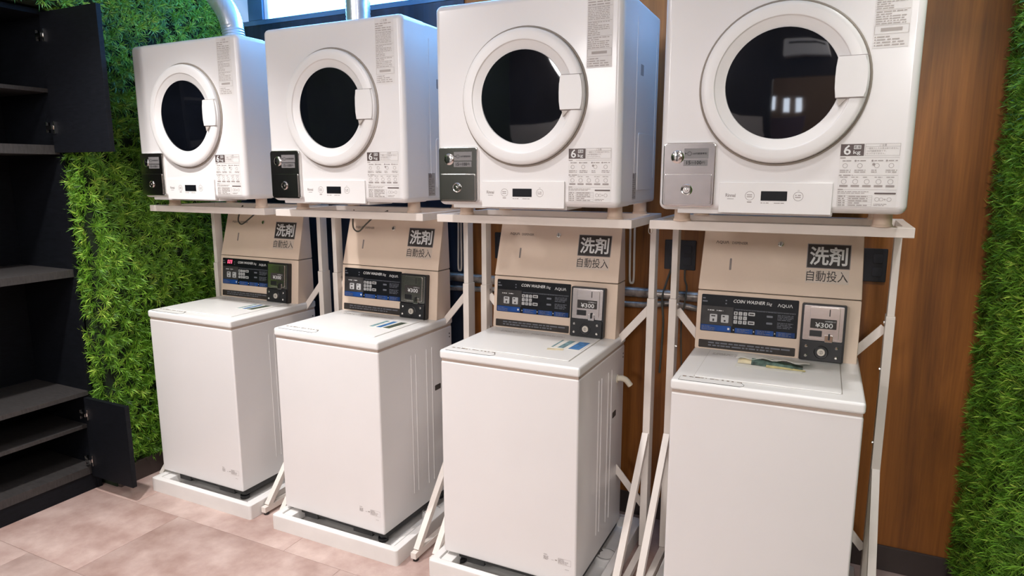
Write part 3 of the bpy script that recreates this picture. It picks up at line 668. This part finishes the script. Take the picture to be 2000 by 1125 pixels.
    b = NB(); plate(b, LF, .3835, .4635, s(.9885), s(1.0210), .0285, .0302, .002, .0004); pl = P('price_plate', b, printd, cu_)
    b = NB(); text(b, LF, '¥300', .3985, .4525, s(.9920), s(1.0090), .0306, .012); text(b, LF, '100円硬貨投入口', .428, .460, s(1.0115), s(1.0165), .0306); P('price_lettering', b, printw, pl, smooth=False)
    b = NB(); plate(b, LF, .3830, .4210, s(.9610), s(.9815), .0285, .0300, .002); P('return_opening', b, blackp, cu_)
    b = NB(); plate(b, LF, .4395, .4425, s(1.0315), s(1.0545), .0285, .0298, .0005); P('coin_slot', b, blackp, cu_)
    b = NB(); plate(b, LF, .4300, .4550, s(.9440), s(.9680), .0285, .0325, .003, .001); lv = P('return_lever', b, chrome, cu_)
    b = NB(); plate(b, LF, .4405, .4460, s(.9520), s(.9740), .0315, .0375, .002, .001); P('lever_tip', b, blackp, lv)
    b = NB(); plate(b, LF, .3590, .4865, s(.8790), s(.9430), .0225, .0325, .004, .0015); cb = P('cash_box', b, blackp, cu_)
    b = NB(); lathe(b, LF, .4225, s(.9095), [(.0225, .031), (.0225, .0335), (.0205, .0345), (.0185, .0335)], 28); P('lock_collar', b, blackp, cu_)
    b = NB(); lathe(b, LF, .4225, s(.9095), [(.0125, .032), (.0125, .0375), (.0112, .0388), (.0045, .0388)], 24); lk = P('lock', b, mat('ivory_lock', (.72, .66, .58), .3, .3), cu_)
    b = NB(); ring(b, LF, .4225, s(.9095), .0062, .0050, .0392, 16); plate(b, LF, .4216, .4234, s(.9055), s(.9135), .0388, .0394); P('keyhole', b, printd, lk, smooth=False)
    for u in (.3755, .4685):
        for z in (.9270, .8945): b = NB(); lathe(b, LF, u, s(z), [(.0052, .031), (.0050, .0345), (.0030, .0360)], 12); P('screw', b, chrome, cu_)
    # upper face
    b = NB(); text(b, UF, 'ΛQUΛ', .0515, .0965, q(1.2540), q(1.2655), .0006, .01); text(b, UF, 'DISPENSER', .1075, .1605, q(1.2550), q(1.2640), .0006); P('dispenser_lettering', b, printd, uphs, smooth=False)
    b = NB(); lathe(b, UF, .2695, q(1.2620), [(.0095, -.001), (.0095, .003), (.0075, .0045), (.003, .0045)], 20); lk = P('housing_lock', b, chrome, uphs)
    b = NB(); plate(b, UF, .2685, .2705, q(1.256), q(1.268), .0044, .0049); P('keyhole', b, blackp, lk)
    b = NB(); plate(b, UF, .1040, .1112, q(1.1640), q(1.2050), -.001, .0006, .003); P('level_window', b, printm, uphs)
    b = NB(); plate(b, UF, .3560, .4915, q(1.1860), q(1.2680), -.001, .0008, .002); bd = P('detergent_sign', b, printg, uphs)
    b = NB(); plate(b, UF, .3585, .4890, q(1.1885), q(1.2655), .0006, .0012, .001); P('sign_field', b, printd, bd)
    b = NB(); text(b, UF, '洗剤', .3650, .4820, q(1.1965), q(1.2590), .0016, .022); P('sign_lettering', b, printw, bd, smooth=False)
    b = NB(); plate(b, UF, .3560, .4900, q(1.1370), q(1.1830), -.001, .0008, .002); b2 = P('dosing_sign', b, mat('clear_sign_film', (0.66, 0.55, 0.46), 0.4), uphs)
    b = NB(); text(b, UF, '自動投入', .3590, .4870, q(1.1430), q(1.1790), .0012, .002); P('sign_lettering', b, printd, b2, smooth=False)
    # underside
    b = NB(); box(b, .012, W - .012, .03, D - .01, .050, .0767, .004, 2); P('underframe', b, darkm)
    b = NB(); box(b, .09, .165, .026, .06, .040, .075, .003); P('underframe_bracket', b, darkm)
    b = NB(); box(b, .36, .46, .026, .06, .040, .075, .003); P('underframe_bracket', b, darkm)
    for x in (.05, W - .05):
        for y in (.055, D - .06):
            b = NB(); lathe(b, I4, x, y, [(.021, ZWB), (.021, .034), (.014, .038), (.014, .070)], 16); P('levelling_foot', b, blackp)
    return w_
wash0 = make_washer()
WXP = [(-0.1783, -.0134, -.0009), (0.6238, -.0208, -.0202), (1.4305, -.0154, -.0014), (2.2666, .0018, .0183)]
WL = ['white coin washing machine nearest the green wall, showing red digits on its panel', 'white coin washing machine second from the green wall, with no lit digits on its panel',
      'white coin washing machine third from the green wall, with a cream hose at its side', 'white coin washing machine nearest the bare wooden wall, with a crumpled paper on its lid']
washers = []
for k, (x, y, a) in enumerate(WXP):
    o = wash0 if k == 0 else copy_tree(wash0)
    o.location = (x, y, ZWB); o.rotation_euler = (0, 0, a); tag(o, WL[k], 'washing machine', 'coin washing machines'); washers.append(o)
# lit counter on the first machine
kk = 1 / math.cos(math.atan2(.019, 1.089 - .8756)); LF = frame((0, .418, .8756 - ZWB), (1, 0, 0), (0, .019, 1.089 - .8756))
cpan = [c for c in washers[0].children if c.name.startswith('control_panel')][0]
b = NB()
for i in range(3):
    u = .054 + i * .0125
    for zz in (1.0475, 1.0575): prism(b, LF, [(u + (zz - 1.0475) * .2, (zz - .8756) * kk), (u + .0042 + (zz - 1.0475) * .2, (zz - .8756) * kk), (u + .0042 + (zz + .008 - 1.0475) * .2, (zz + .008 - .8756) * kk), (u + (zz + .008 - 1.0475) * .2, (zz + .008 - .8756) * kk)], .0024, .0028)
put('lit_counter', b, redled, cpan, smooth=False)
# drain hose end on the third machine
b = NB(); tube(b, [(.5375, .435, .716), (.553, .440, .718), (.572, .447, .712), (.590, .452, .690)], .0115, 12, 4); lathe(b, frame((.541, .437, .716 + .0), (0, 1, 0), (0, 0, 1)), 0, 0, [(.017, 0), (.017, .003), (.012, .004)], 16)
put('hose_outlet', b, hosem, washers[2], shift=(0, 0, -ZWB))

# ------------------------------------------------------------------ floor trays
def make_tray():
    t = empty('drip_tray', (0, 0, 0)); W, D, H = .652, .655, .065
    n = 5
    def lp(u0, u1, v0, v1, r, z): return [Vector((x, y, z)) for x, y in rr(u0, u1, v0, v1, r, n)]
    b = NB()
    loops(b, [lp(0, W, 0, D, .012, 0), lp(0, W, 0, D, .012, H - .006), lp(.0015, W - .0015, .0015, D - .0015, .011, H - .0015), lp(.006, W - .006, .006, D - .006, .008, H),
              lp(.030, W - .030, .026, D - .026, .010, H), lp(.033, W - .033, .029, D - .029, .010, H - .004), lp(.036, W - .036, .032, D - .032, .010, .022), lp(.045, W - .045, .04, D - .04, .010, .018)])
    put('pan', b, trayw, t)
    for q_ in ((.036, .085, .032, .18, .018, H - .003), (.600, .616, .032, .18, .018, H - .003), (.036, .066, .181, D - .032, .018, H - .018)): b = NB(); box(b, *q_, .004, 2); put('corner_plinth', b, trayw, t)
    b = NB(); M = frame((0, 0, 0), (1, 0, 0), (0, 1, 0)); lathe(b, M, .585, .36, [(.048, .017), (.048, .040), (.045, .046), (.012, .047)], 32); dr = put('drain_cap', b, trayw, t)
    b = NB(); ring(b, M, .585, .36, .0385, .0365, .0474, 32)
    for k in range(6): a = math.radians(140 + k * 14); plate(b, frame((.585 + .03 * math.cos(a), .36 + .03 * math.sin(a), 0), (math.cos(a), math.sin(a), 0), (-math.sin(a), math.cos(a), 0)), -.007, .007, -.0018, .0018, .044, .0476)
    put('drain_slot', b, gapm, dr)
    return t
tray0 = make_tray()
TL_ = ['white plastic drip tray under the washing machine nearest the green wall', 'white plastic drip tray under the second washing machine from the green wall',
       'white plastic drip tray under the third washing machine from the green wall', 'white plastic drip tray under the washing machine nearest the wooden wall']
for k, (x, y) in enumerate(((-0.1778, -.0755), (.6098, -.0827), (1.4003, -.0751), (2.200, -.072))):
    o = tray0 if k == 0 else copy_tree(tray0)
    o.location = (x, y, 0); tag(o, TL_[k], 'tray', 'drip trays under the washing machines')

# ------------------------------------------------------------------ foil exhaust hoses
def duct(pts, base, label):
    e = empty('exhaust_hose', base)
    b = NB(); tube(b, pts, .0500, 28, 16, .0022); put('flexible_hose', b, foil, e, shift=-Vector(base))
    b = NB(); lathe(b, frame(base, (1, 0, 0), (0, 1, 0)), 0, 0, [(.056, 0), (.056, .006), (.0535, .008), (.0535, .030), (.0545, .032)], 32); put('collar', b, foil, e, shift=-Vector(base))
    tag(e, label, 'hose', 'foil exhaust hoses')
duct([(.072, .385, 2.06), (.070, .385, 2.14), (.045, .385, 2.24), (-.03, .385, 2.34), (-.13, .385, 2.44), (-.19, .385, 2.56), (-.20, .385, 2.74)], (.072, .385, ZD + .656), 'silver foil exhaust hose curving left from the leftmost dryer')
duct([(.806, .385, 2.06), (.806, .385, 2.16), (.806, .385, 2.30), (.806, .385, 2.45), (.806, .40, 2.74)], (.806, .385, ZD + .656), 'silver foil exhaust hose rising straight past the window')

# ------------------------------------------------------------------ paper on the lids
def on_lid(k):
    x, y, a = WXP[k]; return Matrix.Translation((x, y, .8756 + .0034)) @ Matrix.Rotation(a, 4, 'Z')
def leaflet(k, u0, u1, v0, v1, label, strips, rot=0.0):
    M = on_lid(k); e = empty('leaflet', M @ Vector(((u0 + u1) / 2, (v0 + v1) / 2, 0)), WXP[k][2] + rot)
    hw, hh = (u1 - u0) / 2, (v1 - v0) / 2
    b = NB(); plate(b, I4, -hw, hw, -hh, hh, 0, .0008, .001); put('sheet', b, paper, e)
    for m, a, c, sk in strips:
        b = NB(); x0, x1 = -hw + a * 2 * hw, -hw + c * 2 * hw
        prism(b, I4, [(x0 - sk * hw, -hh * .92), (x1 - sk * hw, -hh * .92), (x1, hh * .92), (x0, hh * .92)], .0007, .0011); put('printed_picture', b, m, e)
    tag(e, label, 'leaflet', 'leaflets on the washer lids')
leaflet(0, .355, .475, .20, .315, 'small printed leaflet lying on the lid nearest the green wall', [(pteal, .08, .2, .05), (pblue, .36, .52, .1), (pdark, .66, .95, .25)])
leaflet(1, .345, .470, .185, .310, 'small printed leaflet with blue stripes on the second lid from the green wall', [(pteal, .08, .22, .08), (pblue, .36, .55, .1), (pdark, .68, .94, .2)], .03)
leaflet(2, .355, .475, .195, .315, 'small printed leaflet with a bright blue picture on the third lid from the green wall', [(pteal, .04, .10, .02), (pteal, .28, .48, .1), (pblue, .62, .97, .08)])
M = on_lid(2); b = NB(); plate(b, frame(M @ Vector((.385, .175, .0001)), (1, .25, 0), (-.25, 1, 0)), -.03, .03, -.012, .012, 0, .0007); tag(put('paper_scrap', b, paperc), 'small cream paper scrap beside the bright blue leaflet', 'paper')
# crumpled envelope on the last machine
M = on_lid(3); e = empty('folded_paper', M @ Vector((.28, .28, 0)), WXP[3][2]); tag(e, 'crumpled white paper with a colour-printed fold on the rightmost washer lid', 'paper')
def sheet(name, m, u0, u1, v0, v1, zf, nu=16, nv=8):
    b = NB(); g = [[b.verts.new((u0 + (u1 - u0) * i / nu - .28, v0 + (v1 - v0) * j / nv - .28, zf(i / nu, j / nv))) for j in range(nv + 1)] for i in range(nu + 1)]
    for i in range(nu):
        for j in range(nv): b.faces.new((g[i][j], g[i + 1][j], g[i + 1][j + 1], g[i][j + 1]))
    o = put(name, b, m, e, angle=60); md = o.modifiers.new('thickness', 'SOLIDIFY'); md.thickness = .0006; return o
sheet('under_sheet', paper, .168, .372, .212, .338, lambda a, c: .0010 + .0015 * math.sin(a * 6) * c ** 2)
sheet('top_sheet', paper, .165, .392, .262, .352, lambda a, c: .012 + .016 * math.sin(math.pi * (a * .55 + .08)) * (1 - c) ** .8 + .0035 * math.sin(a * 21) * (1 - c) - .009 * a)
sheet('dark_fold', pdark, .262, .372, .268, .282, lambda a, c: .0065 + .014 * (1 - a) * c, 14, 3)
sheet('printed_fold', mat('leaflet_green_teal', (.13, .20, .17), .5, vary=.5, scale=50), .215, .372, .246, .272, lambda a, c: .0032 + .016 * (1 - a) * c + .001 * math.sin(a * 18), 14, 4)
sheet('cream_fold', paperc, .172, .258, .252, .280, lambda a, c: .0032 + .012 * c * math.sin(math.pi * (a * .7 + .2)), 10, 4)
sheet('yellow_edge', mat('yellow_paper', (.72, .62, .30), .6, vary=.2, scale=40), .262, .380, .236, .250, lambda a, c: .003 + .004 * (1 - a) * c, 10, 3)

# ------------------------------------------------------------------ wall services and cords
def socket(x0, x1, label):
    e = empty('wall_socket', ((x0 + x1) / 2, YB, 1.177)); hw = (x1 - x0) / 2; Fw = frame((0, 0, 0))
    b = NB(); plate(b, Fw, -hw, hw, -.0605, .0605, -.002, .008, .004, .002); pl = put('cover_plate', b, bakelite, e)
    for u in ((-hw / 2, hw / 2) if hw > .05 else (0,)):
        for v in (-.024, .024): b = NB(); plate(b, Fw, u - .016, u + .016, v - .016, v + .016, .006, .0105, .006, .001); put('outlet', b, mat('outlet_dark', (.02, .02, .026), .5), pl)
    tag(e, label, 'socket', 'black wall sockets')
socket(2.069, 2.195, 'wide black wall socket plate left of the rightmost dispenser'); socket(2.752, 2.872, 'black wall socket plate right of the rightmost dispenser'); socket(1.28, 1.40, 'black wall socket plate behind the second and third racks')
def cord(name, pts, r, m, label, cat='cord', n=8): b = NB(); tube(b, pts, r, n, 8); return tag(put(name, b, m), label, cat)
cord('water_pipe', [(1.05, .69, 1.020), (1.5, .69, 1.018), (1.9, .69, 1.015), (2.62, .69, 1.012)], .021, pipem, 'foil-wrapped water pipe running along the back wall', 'pipe', 14)
cord('water_hose', [(1.05, .675, .968), (1.5, .68, .978), (1.95, .672, .965), (2.12, .68, .980), (2.3, .672, .962), (2.62, .68, .975)], .013, pipem, 'thin foil-wrapped hose below the water pipe on the back wall', 'hose', 12)
cord('power_cord', [(2.155, .718, 1.12), (2.160, .700, 1.08), (2.170, .695, 1.05), (2.172, .66, 1.0), (2.165, .64, .90), (2.18, .62, .70)], .0035, cordm, 'thin dark cord dropping from the wide wall socket')
cord('power_cord', [(2.10, .718, 1.12), (2.085, .70, 1.06), (2.080, .66, 1.0), (2.095, .63, .90), (2.09, .62, .70)], .0045, cordm, 'thicker dark cord dropping beside the post of the third rack')
cord('looped_cord', [(1.955, .60, 1.345), (1.957, .60, 1.20), (1.959, .60, 1.085), (1.967, .60, 1.068), (1.975, .60, 1.085), (1.974, .60, 1.20), (1.973, .60, 1.345)], .0045, cordw, 'pale cord loop hanging behind the third dispenser')
cord('looped_cord', [(1.157, .60, 1.345), (1.155, .60, 1.20), (1.153, .60, 1.085), (1.161, .60, 1.068), (1.169, .60, 1.085), (1.170, .60, 1.20), (1.171, .60, 1.345)], .0045, cordw, 'pale cord loop hanging behind the second dispenser')
cord('hanging_cord', [(.745, .38, 1.345), (.738, .378, 1.30), (.742, .376, 1.262), (.772, .375, 1.250), (.815, .376, 1.285), (.86, .378, 1.318), (.93, .380, 1.345)], .0035, cordm, 'dark cord drooping before the second dispenser')
cord('hanging_cord', [(.055, .38, 1.350), (.030, .378, 1.31), (.022, .376, 1.275), (.045, .375, 1.258), (.095, .376, 1.285), (.15, .378, 1.320), (.20, .38, 1.350)], .0035, cordm, 'dark cord drooping before the dispenser nearest the green wall')
cord('wire_tie', [(2.118, .27, 1.345), (2.114, .27, 1.31), (2.120, .27, 1.300), (2.127, .27, 1.31), (2.126, .27, 1.345)], .0013, cordw, 'tiny wire loop dangling under the third rack')
